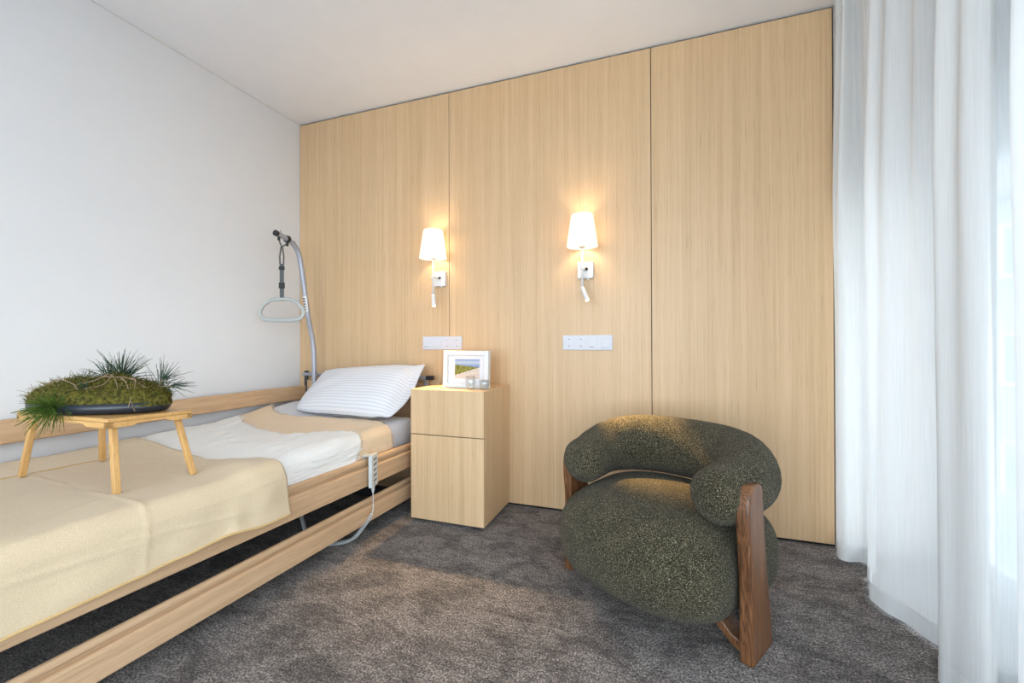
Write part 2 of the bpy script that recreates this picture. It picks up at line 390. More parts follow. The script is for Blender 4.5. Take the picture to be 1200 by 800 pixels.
# ------------------------------------------------------------------ outside
g = G(); g.box((XW + .25, -30, -4.2), (45, 45, -4.0)); o = obj('courtyard', g, M['asphalt'], loc=(10, 5, -4)); struct(o)
bl = thing('building', (7.0, 14, -4), 'grey blue rendered building across the courtyard seen through the curtain', 'building')
g = G(); g.box((7.0, 1, -4), (15, 27, 4.05)); obj('wall', g, M['facade'], bl)
g = G(); g.box((6.9, .9, 4.05), (15.1, 27.1, 4.20)); obj('roof', g, M['roofgrey'], bl, bevel=.01)
for yw in [12.17 - 1.75 * k for k in range(-8, 6)]:
    for zt in (3.5, 1.2, -1.1):
        f = G(); y0, y1, z0, z1 = yw - 1.0, yw, zt - 1.15, zt; t = .09
        f.box((6.93, y0, z0), (7.0, y0 + t, z1)); f.box((6.93, y1 - t, z0), (7.0, y1, z1)); f.box((6.93, y0 + t, z0), (7.0, y1 - t, z0 + t)); f.box((6.93, y0 + t, z1 - t), (7.0, y1 - t, z1))
        fo = obj('window', f, M['pvc'], bl)
        p = G(); p.box((6.96, y0 + t, z0 + t), (6.99, y1 - t, z1 - t)); obj('pane', p, M['outglass'], fo)

# ------------------------------------------------------------------ bed
DX, DY = .0262, .99966
def B(u, v, z):      # bed coordinates: u across (0 = outer face of the room-side rail), v along (2.06 = front of the bedside cabinet)
    t = v - 2.06
    return Vector((-1.400 + DX * t + DY * u, 2.06 + DY * t - DX * u, z))
def tilt(v): return (2.1 - v) * .013      # the foot end stands a little higher
bed = thing('care_bed', B(-.55, 1.35, 0), 'height-adjustable beech care bed with side rails, standing along the white wall', 'bed')
def rail_profile(u0, u1, z0, z1, lip=True):
    """moulded rail in (u,z): flat face, groove and rounded top"""
    h = z1 - z0; th = u1 - u0; p = [(u0, z0), (u1 - .004, z0), (u1, z0 + .004)]
    if lip:
        zg = z1 - h * .27
        p += [(u1, zg - .014), (u1 - .002, zg - .008), (u1 - .007, zg - .004), (u1 - .017, zg - .002), (u1 - .017, zg + .005)]
        for a in range(-60, 181, 24):
            c = (u0 + u1 - .003) / 2; rr = (u1 - .003 - u0) / 2
            p.append((c + rr * math.cos(R(a)), zg + .004 + (z1 - zg - .004) * (.5 + .5 * math.sin(R(a))) if a <= 90 else z1 - (z1 - zg - .004) * (.5 - .5 * math.sin(R(a)))))
    else:
        p += [(u1, z1 - .006), (u1 - .006, z1), (u0 + .006, z1), (u0, z1 - .006)]
    return p
def rail(name, u0, u1, z0, z1, v0, v1, mat, lip=True, tl=True):
    pr = rail_profile(u0, u1, z0, z1, lip); n = len(pr); g = G(); a = []; b = []
    for (u, z) in pr:
        a.append(B(u, v0, z + (tilt(v0) if tl else 0))); b.append(B(u, v1, z + (tilt(v1) if tl else 0)))
    g.add(a + b, [(i, (i + 1) % n, n + (i + 1) % n, n + i) for i in range(n)] + [tuple(range(n)), tuple(range(n, 2 * n))])
    return obj(name, g, mat, bed)
V0, V1 = .26, 2.40
rail('side_rail', -.030, 0, .268, .408, V0, V1, M['bedwood_y'])
rail('side_rail', -.034, -.006, .083, .203, V0, V1, M['bedwood_y'], tl=False)
rail('side_rail', -1.098, -1.070, .597, .694, V0, V1 + .02, M['bedwood_y'], lip=False, tl=False)
rail('side_rail', -1.098, -1.070, .42, .50, V0, V1 - .02, M['bedwood_y'], lip=False, tl=False)
# headboard and footboard with posts
def board(v, z0, z1, name):
    g = G(); A = [B(-1.07, v, 0), B(-.035, v, 0), B(-.035, v + .025, 0), B(-1.07, v + .025, 0)]
    g.add([p + Vector((0, 0, z)) for z in (z0, z1) for p in A], [(0, 3, 2, 1), (4, 5, 6, 7), (0, 1, 5, 4), (1, 2, 6, 5), (2, 3, 7, 6), (3, 0, 4, 7)])
    obj(name, g, M['bedwood_x'], bed, bevel=.006)
board(2.405, .25, .735, 'headboard'); board(.235, .25, .66, 'footboard')
def bedbox(g, u0, u1, v0, v1, z0, z1, tl=0):
    A = [(u0, v0), (u1, v0), (u1, v1), (u0, v1)]
    g.add([B(u, v, z + tl * tilt(v)) for z in (z0, z1) for (u, v) in A], [(0, 3, 2, 1), (4, 5, 6, 7), (0, 1, 5, 4), (1, 2, 6, 5), (2, 3, 7, 6), (3, 0, 4, 7)])
    return g
# steel crossbar above the headboard with sockets
g = G(); g.tube([B(-1.09, 2.395, .775), B(-.02, 2.395, .775)], .012, 10); bedbox(g, -.10, -.035, 2.375, 2.415, .768, .785); bedbox(g, -.05, -.035, 2.39, 2.405, .70, .77)
obj('crossbar', g, M['steel'], bed, smooth=False)
g = G(); g.tube([B(-.04, 2.395, .776), B(.012, 2.395, .776)], .014, 12); obj('end_cap', g, M['black'], bed)
g = G(); g.tube([B(-1.075, 2.41, .60), B(-1.075, 2.41, .80)], .014, 12); obj('end_cap', g, M['black'], bed)
# lying platform, undercarriage, motor
g = G(); bedbox(g, -1.05, -.04, .27, 2.38, .30, .335, 1)
for k in range(12): bedbox(g, -1.0, -.08, .35 + k * .168, .43 + k * .168, .335, .352, 1)
obj('mattress_platform', g, M['darksteel'], bed)
g = G()
for v in (.42, 2.2): bedbox(g, -1.02, -.08, v - .03, v + .03, .055, .10)
for u in (-.98, -.14): bedbox(g, u - .025, u + .025, .35, 2.30, .055, .10)
for (va, vb) in ((.65, 1.3), (1.35, 2.0)):
    for u in (-.75, -.45): g.tube([B(u, va, .10), B(u, vb, .305)], .022, 8)
obj('undercarriage', g, M['darksteel'], bed)
g = G(); bedbox(g, -.62, -.50, 1.55, 2.28, .16, .25); obj('motor_housing', g, M['blueplastic'], bed, bevel=.015)
for (u, v) in ((-.96, .40), (-.16, .40), (-.96, 2.22), (-.16, 2.22)):
    g = G(); mt = Matrix.Rotation(R(90), 3, 'Y')
    g.lathe(B(u, v, .027), [(.018, -.015), (.027, -.012), (.027, .012), (.018, .015)], 20, axis=mt); g.tube([B(u, v, .028), B(u, v, .056)], .010, 8)
    obj('castor', g, M['black'], bed)

# mattress top surface
UM = -.052      # room-side edge of the mattress
def mtop(u, v):
    z = .523 - .030 * sstep(1.5, 1.05, v) + max(0, 1.35 - v) * .022
    hd = sstep(1.6, 2.35, v); lf = sstep(-.15, -1.0, u)
    return z + hd * (.022 + .062 * lf) 
mat_root = thing('mattress', B(-.55, 1.3, .36), 'white mattress in a striped sheet lying on the beech care bed', 'mattress')
def slab(fn_top, u0, u1, v0, v1, zbot, r=.045, nu=26, nv=48):
    """a closed padded slab with rounded edges"""
    g = G(); prof = []
    for a in range(0, 91, 15): prof.append((u0 + r - r * math.cos(R(a)), -r + r * math.sin(R(a))))
    for k in range(1, nu): prof.append((u0 + r + (u1 - u0 - 2 * r) * k / nu, 0))
    for a in range(90, -1, -15): prof.append((u1 - r + r * math.cos(R(a)), -r + r * math.sin(R(a))))
    n = len(prof) + 2; vs = []
    for j in range(nv + 1):
        v = v0 + (v1 - v0) * j / nv; e = min(v - v0, v1 - v); d = 0 if e > .03 else .03 - math.sqrt(max(0, .03 ** 2 - (.03 - e) ** 2))
        vs.append(B(u0, v, zbot + tilt(v)))
        for (u, dz) in prof: vs.append(B(u, v, fn_top(u, v) + dz - d))
        vs.append(B(u1, v, zbot + tilt(v)))
    fs = [(j * n + i, j * n + (i + 1) % n, (j + 1) * n + (i + 1) % n, (j + 1) * n + i) for j in range(nv) for i in range(n)]
    fs += [tuple(range(n)), tuple(nv * n + i for i in range(n))]
    g.add(vs, fs); g.uv = [(0, (p - B(0, 0, 0)).y) for p in g.v]
    return g
g = slab(lambda u, v: mtop(u, v) - .005, -1.045, UM, .275, 2.31, .357)
g.uv = [(p.x * .1, p.y) for p in g.v]
obj('ticking', g, M['sheet'], mat_root, smooth=True)

def drape(name, label, cat, mat, vfar, vnear, side, off, seed, nu=150, nv=130, wr=.006, outside=False, ripple=None, hem=None, cr=0, crease=None, uleft=-1.04, thick=.004, fringe=None, bump=None, hemmat=None, root_v=1.3):
    """cloth over the mattress: s runs from the wall edge across the top, round the room-side edge and down to `side(v)`"""
    root = thing(name, B(-.5, root_v, mtop(-.5, root_v) + off), label, cat)
    r = .05; ue = (.012 if outside else UM + .012) + off
    def pt(s, t):
        # total length: top + quarter arc + side
        top = (ue - r) - uleft; arc = r * math.pi / 2
        dn = .20; tot = top + arc + dn
        l = s * tot
        def uval(l):
            return uleft + min(l, top) 
        u = uval(l); kk = max(0, min(1, (l - top) / (tot - top)))
        v = vnear(u, kk) + (vfar(u, kk) - vnear(u, kk)) * t
        zs = side(v)
        ztop = mtop(min(u, UM - .04), v) + off
        w = wr * (nz(l * 5 + seed, v * 5, seed) + .5 * nz(l * 14, v * 11 + seed, 2.1)) + cr * (nz(l * 34 + 3 * nz(v * 4, l * 3, 8), v * 6, seed) + .6 * nz(l * 75, v * 14, seed + 2))
        if cr > .005: w *= .12 + .88 * sstep(1.27, 1.45, v)
        if bump: w += bump(u, v)
        if crease: w += crease(l - top, v)
        if l <= top:
            lf = 1
            return B(u, v, ztop + abs(w) * .9)
        zt2 = ztop + w * .5
        if l <= top + arc:
            a = (l - top) / r
            return B(ue - r + r * math.sin(a), v, zt2 - r + r * math.cos(a) + abs(w) * .4)
        d = (l - top - arc) / dn
        z = zt2 - r + (zs - (zt2 - r)) * d
        rp = ripple(v, d) if ripple else 0
        return B(ue + abs(w) * .6 + rp, v, z)
    g = G(); g.grid(pt, nu, nv)
    g.uv = [(a, b * 1.0) for (a, b) in g.uv]
    obj('cloth', g, mat, root, smooth=True, solid=thick)
    if hem:
        if 'side' in hem:
            g = G(); g.tube([pt(1, t / 60) + Vector((.001, 0, 0)) for t in range(61)], .0045, 8); obj('hem', g, hemmat, root, smooth=True)
        if 'line' in hem:
            pass
    if fringe:
        g = G(); rnd = random.Random(seed)
        for k in range(fringe):
            s = k / fringe + rnd.uniform(-.002, .002); s = max(0, min(1, s)); p = pt(s, 1); q = pt(s, .985); d = (p - q).normalized()
            L_ = rnd.uniform(.012, .026); e = p + d * L_ + Vector((rnd.uniform(-.006, .006), rnd.uniform(-.004, .004), -.004))
            g.tube([p - d * .004 + Vector((0, 0, .001)), (p + e) / 2 + Vector((0, 0, .002)), e + Vector((0, 0, .001))], .0011, 4)
        obj('fringe', g, mat, root)
    return root, pt
# sand coloured blanket towards the pillow
drape('blanket', 'sand beige blanket spread across the bed just below the striped pillow', 'blanket', M['beige2'],
      lambda u, k: interp([(-1.04, 2.09), (-.92, 2.00), (-.80, 1.95), (-.62, 1.97), (-.25, 2.08), (-.12, 2.05), (-.05, 1.975)], u) + .02 * k,
      lambda u, k: 1.50, lambda v: .405 + tilt(v) + .006 * nz(v * 9, 3), .006, 3.3, wr=.007, fringe=110, cr=.0010)
# white crinkled gauze blanket
drape('blanket', 'white crinkled gauze blanket with frayed edge across the middle of the bed', 'blanket', M['gauze'],
      lambda u, k: interp([(-1.04, 1.86), (-.85, 1.75), (-.60, 1.66), (-.36, 1.63), (-.30, 1.66), (-.24, 1.76), (-.12, 1.78)], u) - .06 * k + .010 * nz(u * 11, 7),
      lambda u, k: 1.10, lambda v: .404 + tilt(v) + .006 * nz(v * 11, 8), .013, 5.7, wr=.012, fringe=170, cr=.0062)
# heavy beige throw at the foot end, hanging over the rail
def throw_bump(u, v):
    return .020 * sstep(.30, 0, abs(v - 1.17) * 2) * sstep(-.30, -.08, u) + .006 * sstep(-.2, -.05, u)
tr, tpt = drape('throw', 'plain beige cotton throw with ochre hem hanging over the bed rail, under the bamboo tray', 'throw', M['beige'],
      lambda u, k: interp([(-1.04, 1.33), (-.90, 1.31), (-.55, 1.245), (-.33, 1.205), (-.26, 1.22), (-.10, 1.255), (0, 1.26)], u) + .006 * nz(u * 8, 2) + .02 * k,
      lambda u, k: .285, lambda v: interp([(.3, .325), (.6, .340), (.9, .345), (1.05, .352), (1.15, .335), (1.30, .330)], v) + .004 * nz(v * 12, 1), .0225, 9.1,
      wr=.006, outside=True, bump=throw_bump, ripple=lambda v, d: .006 * d * (.5 + nz(v * 9, d * 2, 4)) + .010 * d * math.exp(-((v - 1.06) / .03) ** 2),
      hem=['side'], hemmat=M['hem'], root_v=.9,
      crease=lambda d, v: sum(h * math.exp(-(((d - d0) * ca + (v - v0) * sa) / wd) ** 2) * sstep(lv, lv * .6, abs(v - v0)) for (h, d0, v0, ca, sa, wd, lv) in
          ((.0045, .10, .80, .05, 1, .007, .25), (.004, .16, .95, 1, -.22, .008, .30), (.004, .13, .62, 1, -.10, .009, .25), (.003, .08, 1.05, 1, -.30, .007, .16), (.003, -.12, .75, 1, .35, .010, .25), (.003, -.30, 1.0, 1, -.5, .010, .2), (.0035, .03, .55, 1, .12, .012, .2))))
# folded edge of the throw's second layer
g = G(); pts = []
for k in range(41):
    v = .30 + (1.08 - .30) * k / 40; u = -.735 + .03 * nz(v * 3, 4)
    pts.append(B(u, v, mtop(u, v) + .026))
g.tube(pts, .0045, 8, squash=.8); obj('hem', g, M['hem'], tr, smooth=True)

# pillow
pl = thing('pillow', (-1.82, 2.15, .56), 'plump white pillow in a striped case leaning on the headboard', 'pillow')
BL, BR, TR, TL = Vector((-2.165, 2.02, .570)), Vector((-1.455, 2.06, .553)), Vector((-1.43, 2.375, .862)), Vector((-2.225, 2.375, .808))
pn = ((BR - BL).cross(TL - BL)).normalized()
if pn.z < 0: pn = -pn
def pil(side):
    def fn(s, t):
        a = 2 * s - 1; b = 2 * t - 1
        # flange at the edges, plump inside
        ea = max(0, 1 - abs(a) ** 2.6) if a < .0 else max(0, 1 - (a / .86) ** 4) if a < .86 else 0
        eb = max(0, 1 - abs(b) ** 2.8)
        h = (ea ** .55) * (eb ** .55)
        pinch = .018 * (1 - abs(a) ** 2)  # sides pull in
        P = BL * (1 - s) * (1 - t) + BR * s * (1 - t) + TR * s * t + TL * (1 - s) * t
        ux, uy = (BR - BL).normalized(), (TL - BL).normalized()
        P = P + (uy - ux) * (.028 * s ** 7 * (1 - t) ** 7) + (uy + ux) * (.03 * (1 - s) ** 9 * (1 - t) ** 9) + ux * (.022 * s ** 5 * math.sin(math.pi * t))
        P = P + (TL - BL).normalized() * (-b * pinch * .9 * (abs(b) ** 3))
        wv = .006 * nz(s * 6, t * 5, 3) * (1 if h > 0 else .6) + .010 * (1 - h) * math.sin(t * 9 + 1) * (1 if a > .7 else 0) * .5
        if side > 0: return P + pn * (.075 * h + wv + .003)
        return P - pn * (.050 * h - wv + .003)
    return fn
g = G(); g.grid(pil(1), 48, 40); o = obj('pillow_front', g, M['pillow'], pl, smooth=True)
g = G(); g.grid(pil(-1), 48, 40); o = obj('pillow_back', g, M['pillow'], pl, smooth=True)

# ------------------------------------------------------------------ lifting pole and grab handle
XP = -2.31
lp = thing('lifting_pole', (XP, 2.36, .55), 'curved grey steel lifting pole rising from the head of the bed', 'lifting pole')
path = catmull([(XP, 2.355, .58), (XP, 2.355, .80), (XP, 2.345, 1.0), (XP, 2.30, 1.19), (XP, 2.256, 1.452), (XP, 2.232, 1.57), (XP, 2.205, 1.632), (XP, 2.165, 1.668), (XP, 2.11, 1.690), (XP, 2.045, 1.703)], 8)
g = G(); g.tube(path, .0165, 16); obj('tube', g, M['steel'], lp, smooth=True)
g = G(); d = (path[-1] - path[-3]).normalized(); g.tube([path[-1] - d * .006, path[-1] + d * .012, path[-1] + d * .017], .019, 16, rs=[.019, .019, .012]); obj('end_cap', g, M['black'], lp)
for q in (-5, -22):
    p = path[q]; g = G(); g.tube([p, p + Vector((0, -.003, .036))], .004, 8); obj('stop_pin', g, M['steel'], lp)
i0 = min(range(len(path)), key=lambda i: abs(path[i].z - 1.21)); i1 = min(range(len(path)), key=lambda i: abs(path[i].z - 1.33))
def lab(s, t):
    p = path[i0].lerp(path[i1], t); a = R(-150 + 130 * s); return p + Vector((math.cos(a) * .0172 * 1, math.sin(a) * .0172, 0))
g = G(); g.grid(lab, 8, 4); lo_ = obj('label_plate', g, M['white'], lp, smooth=True)
g = G()
for k in range(5):
    zc = 1.225 + k * .021; p = path[i0].lerp(path[i1], (zc - 1.21) / .12)
    for s in (-105, -85, -66):
        a = R(s); c = p + Vector((math.cos(a) * .0178, math.sin(a) * .0178, 0)); g.box(c - Vector((.002, .001, .0045)), c + Vector((.002, .001, .0045)))
obj('label_print', g, M['mark'], lo_)
# grab handle hanging from the arm
HC = Vector((-2.31, 2.085, 1.2)); hu = Vector((.9434, .3318, 0)).normalized()
gh = thing('grab_handle', (HC.x, HC.y, 1.13), 'light grey loop grab handle hanging on a webbing strap from the lifting pole', 'grab handle')
loop = [(-.045, .085), (.045, .085), (.10, .062), (.135, .022), (.140, -.008), (.122, -.036), (.08, -.048), (0, -.050), (-.08, -.048), (-.122, -.036), (-.140, -.008), (-.135, .022), (-.10, .062)]
lp3 = [HC + hu * a + Vector((0, 0, b)) for a, b in loop]; cl = catmull(lp3 + [lp3[0], lp3[1]], 6)[:-6]
g = G(); rs = [.0115 + (.003 if p.z < HC.z - .04 else 0) for p in cl]; g.tube(cl, .0115, 10, rs=rs, caps=False); obj('handle', g, M['handleplastic'], gh, smooth=True)
def strapbox(z0, z1, w, t): 
    g = G(); 
    vs = [HC + hu * (a * w) + Vector((hu.y, -hu.x, 0)) * (b * t) + Vector((0, 0, z - HC.z)) for z in (z0, z1) for a, b in ((-1, -1), (1, -1), (1, 1), (-1, 1))]
    return g.add(vs, [(0, 3, 2, 1), (4, 5, 6, 7), (0, 1, 5, 4), (1, 2, 6, 5), (2, 3, 7, 6), (3, 0, 4, 7)])
obj('strap', strapbox(1.275, 1.515, .0125, .003), M['strap'], gh)
obj('buckle', strapbox(1.355, 1.395, .018, .008), M['black'], gh, bevel=.005)
obj('buckle', strapbox(1.475, 1.500, .017, .008), M['black'], gh, bevel=.004)
g = G()
for s in (-1, 1):
    g.tube([HC + hu * (s * .004) + Vector((0, 0, 1.625 - 1.2)), HC + hu * (s * .013) + Vector((0, 0, 1.56 - 1.2)), HC + hu * (s * .011) + Vector((0, 0, 1.51 - 1.2))], .006, 8, squash=.5)
obj('strap_loop', g, M['strap'], gh)
g = G()
q = HC + Vector((0, 0, 1.625 - 1.2))
a = Vector((XP, 2.063, 1.675)); b = Vector((XP, 2.128, 1.660))
g.tube([q, (q + a) / 2 + Vector((0, -.004, 0)), a], .0045, 8); g.tube([q, (q + b) / 2 + Vector((0, .004, 0)), b], .0045, 8)
obj('hanger_cord', g, M['strap'], gh)
g = G(); pb = Vector((XP, 2.128, 1.685)); ax = Matrix.Rotation(R(90), 3, 'X') @ Matrix.Rotation(R(0), 3, 'Z')
g.lathe(pb, [(.0172, -.010), (.0235, -.010), (.0235, .010), (.0172, .010)], 20, axis=ax, closed=True); g.tube([b - Vector((0, 0, .022)), b + Vector((0, 0, .008))], .008, 8)
obj('clip_ring', g, M['black'], gh)
g = G(); g.tube([a - Vector((0, 0, .014)), a + Vector((0, 0, .014))], .009, 10, squash=.8); obj('clip', g, M['black'], gh)

# ------------------------------------------------------------------ bedside cabinet
X0, X1, Y0, Y1, ZT = -1.331, -.884, 2.06, 2.459, .741
nt_ = thing('bedside_cabinet', ((X0 + X1) / 2, (Y0 + Y1) / 2, 0), 'light oak bedside cabinet with plain handleless fronts between bed and armchair', 'bedside cabinet')
g = G(); g.box((X0, Y0 + .021, .02), (X1, Y1, ZT - .002)); obj('carcass', g, M['cabinet'], nt_, bevel=.0015)
g = G(); g.box((X0 - .0, Y0 + .019, ZT - .003), (X1, Y1, ZT)); obj('top', g, M['cabinet'], nt_, bevel=.001)
g = G(); g.box((X0 + .0, Y0, .493), (X1, Y0 + .0195, ZT)); obj('drawer', g, M['cabinet'], nt_, bevel=.0012)
g = G(); g.box((X0 + .0, Y0, .02), (X1, Y0 + .0195, .4885)); obj('door', g, M['cabinet'], nt_, bevel=.0012)
g = G(); g.box((X0 + .004, Y0 + .012, .4885), (X1 - .004, Y0 + .03, .493)); obj('shadow_gap', g, M['gap'], nt_)
for (x, y) in ((X0 + .05, Y0 + .06), (X1 - .05, Y0 + .06), (X0 + .05, Y1 - .05), (X1 - .05, Y1 - .05)):
    g = G(); g.lathe((x, y, 0), [(.018, 0), (.020, .004), (.016, .021)], 16); obj('foot', g, M['black'], nt_)

# photo frame on the cabinet
FX, FY, FZ = -1.066, 2.205, ZT
fr = thing('photo_frame', (FX, FY, FZ), 'white framed seaside photo standing on the bedside cabinet', 'photo frame')
fm = Matrix.Translation((FX, FY, FZ)) @ Matrix.Rotation(R(-4), 4, 'X')
W_, H_, D_, T_ = .286, .214, .038, .026
def fbox(a, b): return G().box(a, b, fm)
g = G()
for a, b in (((-W_ / 2, 0, 0), (-W_ / 2 + T_, D_, H_)), ((W_ / 2 - T_, 0, 0), (W_ / 2, D_, H_)), ((-W_ / 2 + T_, 0, 0), (W_ / 2 - T_, D_, T_)), ((-W_ / 2 + T_, 0, H_ - T_), (W_ / 2 - T_, D_, H_))): g.box(a, b, fm)
obj('frame', g, M['whitepaint'], fr, bevel=.002)
g = fbox((-W_ / 2 + T_, .020, T_), (W_ / 2 - T_, .024, H_ - T_)); mb = obj('mat', g, M['mat_board'], fr)
g = G(); g.grid(lambda s, t: fm @ Vector((-.075 + .158 * s, .0192, .053 + .112 * t)), 2, 2); obj('picture', g, M['photo'], mb, fixn=False)
g = fbox((-.06, D_, .02), (.06, D_ + .004, .14)); obj('backing', g, M['black'], fr)

def tumbler(x, y, r, h, label):
    t = thing('glass_tumbler', (x, y, ZT), label, 'glass', 'glasses on the bedside cabinet'); g = G()
    g.lathe((x, y, ZT), [(r * .8, .0005), (r * .84, .003), (r, h * .55), (r * .96, h), (r * .96 - .0015, h), (r - .002, h * .55), (r * .8, .007), (0.0005, .006)], 28)
    obj('bowl', g, M['glass'], t, smooth=True)
tumbler(-.990, 2.125, .028, .078, 'clear glass tumbler in front of the seaside photo')
tumbler(-.925, 2.165, .030, .055, 'low clear glass at the right lower corner of the photo frame')

# ------------------------------------------------------------------ wall lamps
def wall_lamp(x, label, head_dir, beam, READ_W):
    yw = YB; y = yw - .0885
    t = thing('wall_lamp', (x, yw, 1.41), label, 'wall lamp', 'wall lamps on the oak panelling')
    n = 40
    g = G(); g.lathe((x, y, 0), [(.087, 1.540), (.060, 1.715), (.0585, 1.715), (.0855, 1.540)], n, closed=True)
    sh = obj('lamp_shade', g, M['shade'], t, smooth=False)
    for p in sh.data.polygons: p.use_smooth = True
    sh.data.set_sharp_from_angle(angle=R(40))
    g = G(); g.tube([(x, y, 1.305), (x, y, 1.545)], .0065, 12); obj('rod', g, M['white'], t, smooth=True)
    g = G(); g.lathe((x, y, 1.535), [(.0215, 0), (.0215, .012), (.017, .014), (.017, .04)], 20)
    for k in range(3):
        a = R(120 * k); g.tube([(x, y, 1.546), (x + .083 * math.cos(a), y + .083 * math.sin(a), 1.548)], .0015, 6)
    obj('bulb_holder', g, M['greyplastic'], t)
    g = G(); g.lathe((x, y, 1.575), [(.006, 0), (.016, .01), (.024, .03), (.022, .05), (.012, .065), (.002, .07)], 16); obj('bulb', g, M['bulb'], t, smooth=True)
    g = G(); g.box((x + .0 - .040, yw - .028, 1.368), (x + .052, yw, 1.464)); bp = obj('backplate', g, M['white'], t, bevel=.004)
    g = G(); g.tube([(x, y, 1.418), (x, yw - .026, 1.418)], .006, 10); g.tube([(x - .012, y, 1.418), (x + .010, y, 1.418)], .009, 12); obj('arm', g, M['white'], t)
    g = G(); g.lathe((x + .014, yw - .028, 1.422), [(.0085, 0), (.0085, .006), (.004, .012)], 14, axis=Matrix.Rotation(R(90), 3, 'X')); obj('switch', g, M['black'], bp)
    g = G(); g.lathe((x + .02, yw - .014, 1.362), [(.006, 0), (.006, .007)], 12); obj('switch', g, M['chrome'], bp)
    d = Vector(head_dir).normalized(); p0 = Vector((x, y, 1.308)); 
    g = G(); g.tube([p0 + d * -.008, p0, p0 + d * .02, p0 + d * .085, p0 + d * .088], .0125, 16, rs=[.007, .0115, .0125, .0125, .0115]); hd = obj('reading_head', g, M['white'], t, smooth=True)
    g = G(); g.tube([p0 + d * .0885, p0 + d * .0895], .0095, 14); obj('led', g, M['led'], hd)
    # light of the bulb and the reading head
    ld = bpy.data.lights.new('bulb_light', 'POINT'); ld.energy = LAMP_W; ld.color = (1, .74, .48); ld.shadow_soft_size = .03
    lo = bpy.data.objects.new('bulb_light', ld); C.objects.link(lo); lo.parent = t; lo.location = Vector((x, y, 1.625)) - t.location
    sd = bpy.data.lights.new('reading_light', 'SPOT'); sd.energy = READ_W; sd.color = (1, .62, .24); sd.spot_size = R(beam); sd.spot_blend = 1; sd.shadow_soft_size = .010
    so = bpy.data.objects.new('reading_light', sd); C.objects.link(so); so.parent = t; so.location = p0 + d * .095 - t.location
    so.rotation_euler = d.to_track_quat('-Z', 'Y').to_euler()
LAMP_W = 5.2
wall_lamp(-1.364, 'white wall lamp with lit shade and straight reading head, above the bedside cabinet', (.30, -.42, -.857), 58, 58)
wall_lamp(-.414, 'white wall lamp with lit shade and tilted reading head, nearer the armchair', (.38, -.40, -.83), 34, 140)

# ------------------------------------------------------------------ sockets
def socket_strip(x0, label, kinds, seed):
    w = .2865; z0, z1 = .956, 1.043; y = YB
    t = thing('socket_panel', (x0 + w / 2, y, z0), label, 'socket panel', 'socket panels on the oak panelling')
    g = G(); g.box((x0, y - .009, z0), (x0 + w, y, z1)); obj('cover_plate', g, M['switch'], t, bevel=.003)
    for k, kind in enumerate(kinds):
        cx = x0 + .037 + .0708 * k; cz = (z0 + z1) / 2
        if kind == 'switch':
            g = G(); g.box((cx - .0275, y - .0125, cz - .0275), (cx + .0275, y - .008, cz + .0275)); s = obj('switch', g, M['switch'], t, bevel=.002)
            g = G(); g.box((cx - .026, y - .0105, cz - .0305), (cx + .026, y - .0088, cz - .0278)); obj('switch_gap', g, M['greyplastic'], s)
        elif kind == 'small':
            g = G(); g.box((cx - .0275, y - .0115, cz - .0275), (cx + .0275, y - .008, cz + .0275)); s = obj('switch', g, M['switch'], t, bevel=.002)
            g = G(); g.box((cx - .022, y - .0122, cz - .026), (cx + .004, y - .0110, cz - .0235)); obj('marker', g, M['mark'], s)
        else:
            g = G(); ax = Matrix.Rotation(R(90), 3, 'X')
            g.lathe((cx, y - .008, cz), [(.0285, 0), (.0285, .0035), (.0215, .0035), (.0200, -.004), (.001, -.004)], 28, axis=ax); s = obj('socket', g, M['switch'], t)
            g = G()
            for sx in (-.0095, .0095): g.lathe((cx + sx, y - .0035, cz), [(.0032, 0), (.0032, .0012)], 10, axis=ax)
            for sz in (-1, 1): g.box((cx - .004, y - .0095, cz + sz * .0195 - .0025), (cx + .004, y - .0035, cz + sz * .0195 + .0025))
            obj('contact', g, M['mark'], s)
socket_strip(-1.4905, 'white socket panel partly behind the photo frame above the bedside cabinet', ('small', 'switch', 'socket', 'socket'), 1)
socket_strip(-.5445, 'white socket panel low on the middle oak panel below the tilted reading lamp', ('socket', 'socket', 'small', 'switch'), 2)

# ------------------------------------------------------------------ bed tray with moss arrangement
TC = Vector((-1.888, .955, 0)); TZ = .760; TL_, TWd = .50, .255
tilt_t = Matrix.Rotation(R(-2.0), 4, 'X')
tm = Matrix.Translation((TC.x, TC.y, TZ)) @ Matrix.Rotation(R(0.5), 4, 'Z') @ tilt_t
by = thing('bed_tray', (TC.x, TC.y, .55), 'small golden bamboo bed tray with splayed legs standing on the beige throw', 'bed tray')
g = G(); g.box((-TL_ / 2, -TWd / 2, -.012), (TL_ / 2, TWd / 2, 0), tm); obj('tray_top', g, M['bamboo_x'], by, bevel=.002)
def apron(long, sgn):
    g = G(); n = 24; hw = (TL_ if long else TWd) / 2; T = .016
    top = []; bot = []
    for k in range(n + 1):
        s = -hw + 2 * hw * k / n; e = hw - abs(s)
        zb = -.030 + .009 * sstep(.07 if not long else .11, .085 if not long else .125, e)
        top.append((s, -.0125)); bot.append((s, zb))
    o_ = sgn * ((TWd if long else TL_) / 2)
    def P(s, z, d): 
        return tm @ (Vector((s, o_ - sgn * d, z)) if long else Vector((o_ - sgn * d, s, z)))
    vs = []; fs = []
    for k in range(n + 1): vs += [P(*top[k], 0), P(*bot[k], 0), P(*bot[k], T), P(*top[k], T)]
    for k in range(n):
        for j in range(4): fs.append((k * 4 + j, k * 4 + (j + 1) % 4, k * 4 + 4 + (j + 1) % 4, k * 4 + 4 + j))
    fs += [(0, 1, 2, 3), tuple(n * 4 + j for j in range(4))]
    g.add(vs, fs); obj('apron', g, M['bamboo_x'], by)
for lg in (True, False):
    for sg in (-1, 1): apron(lg, sg)
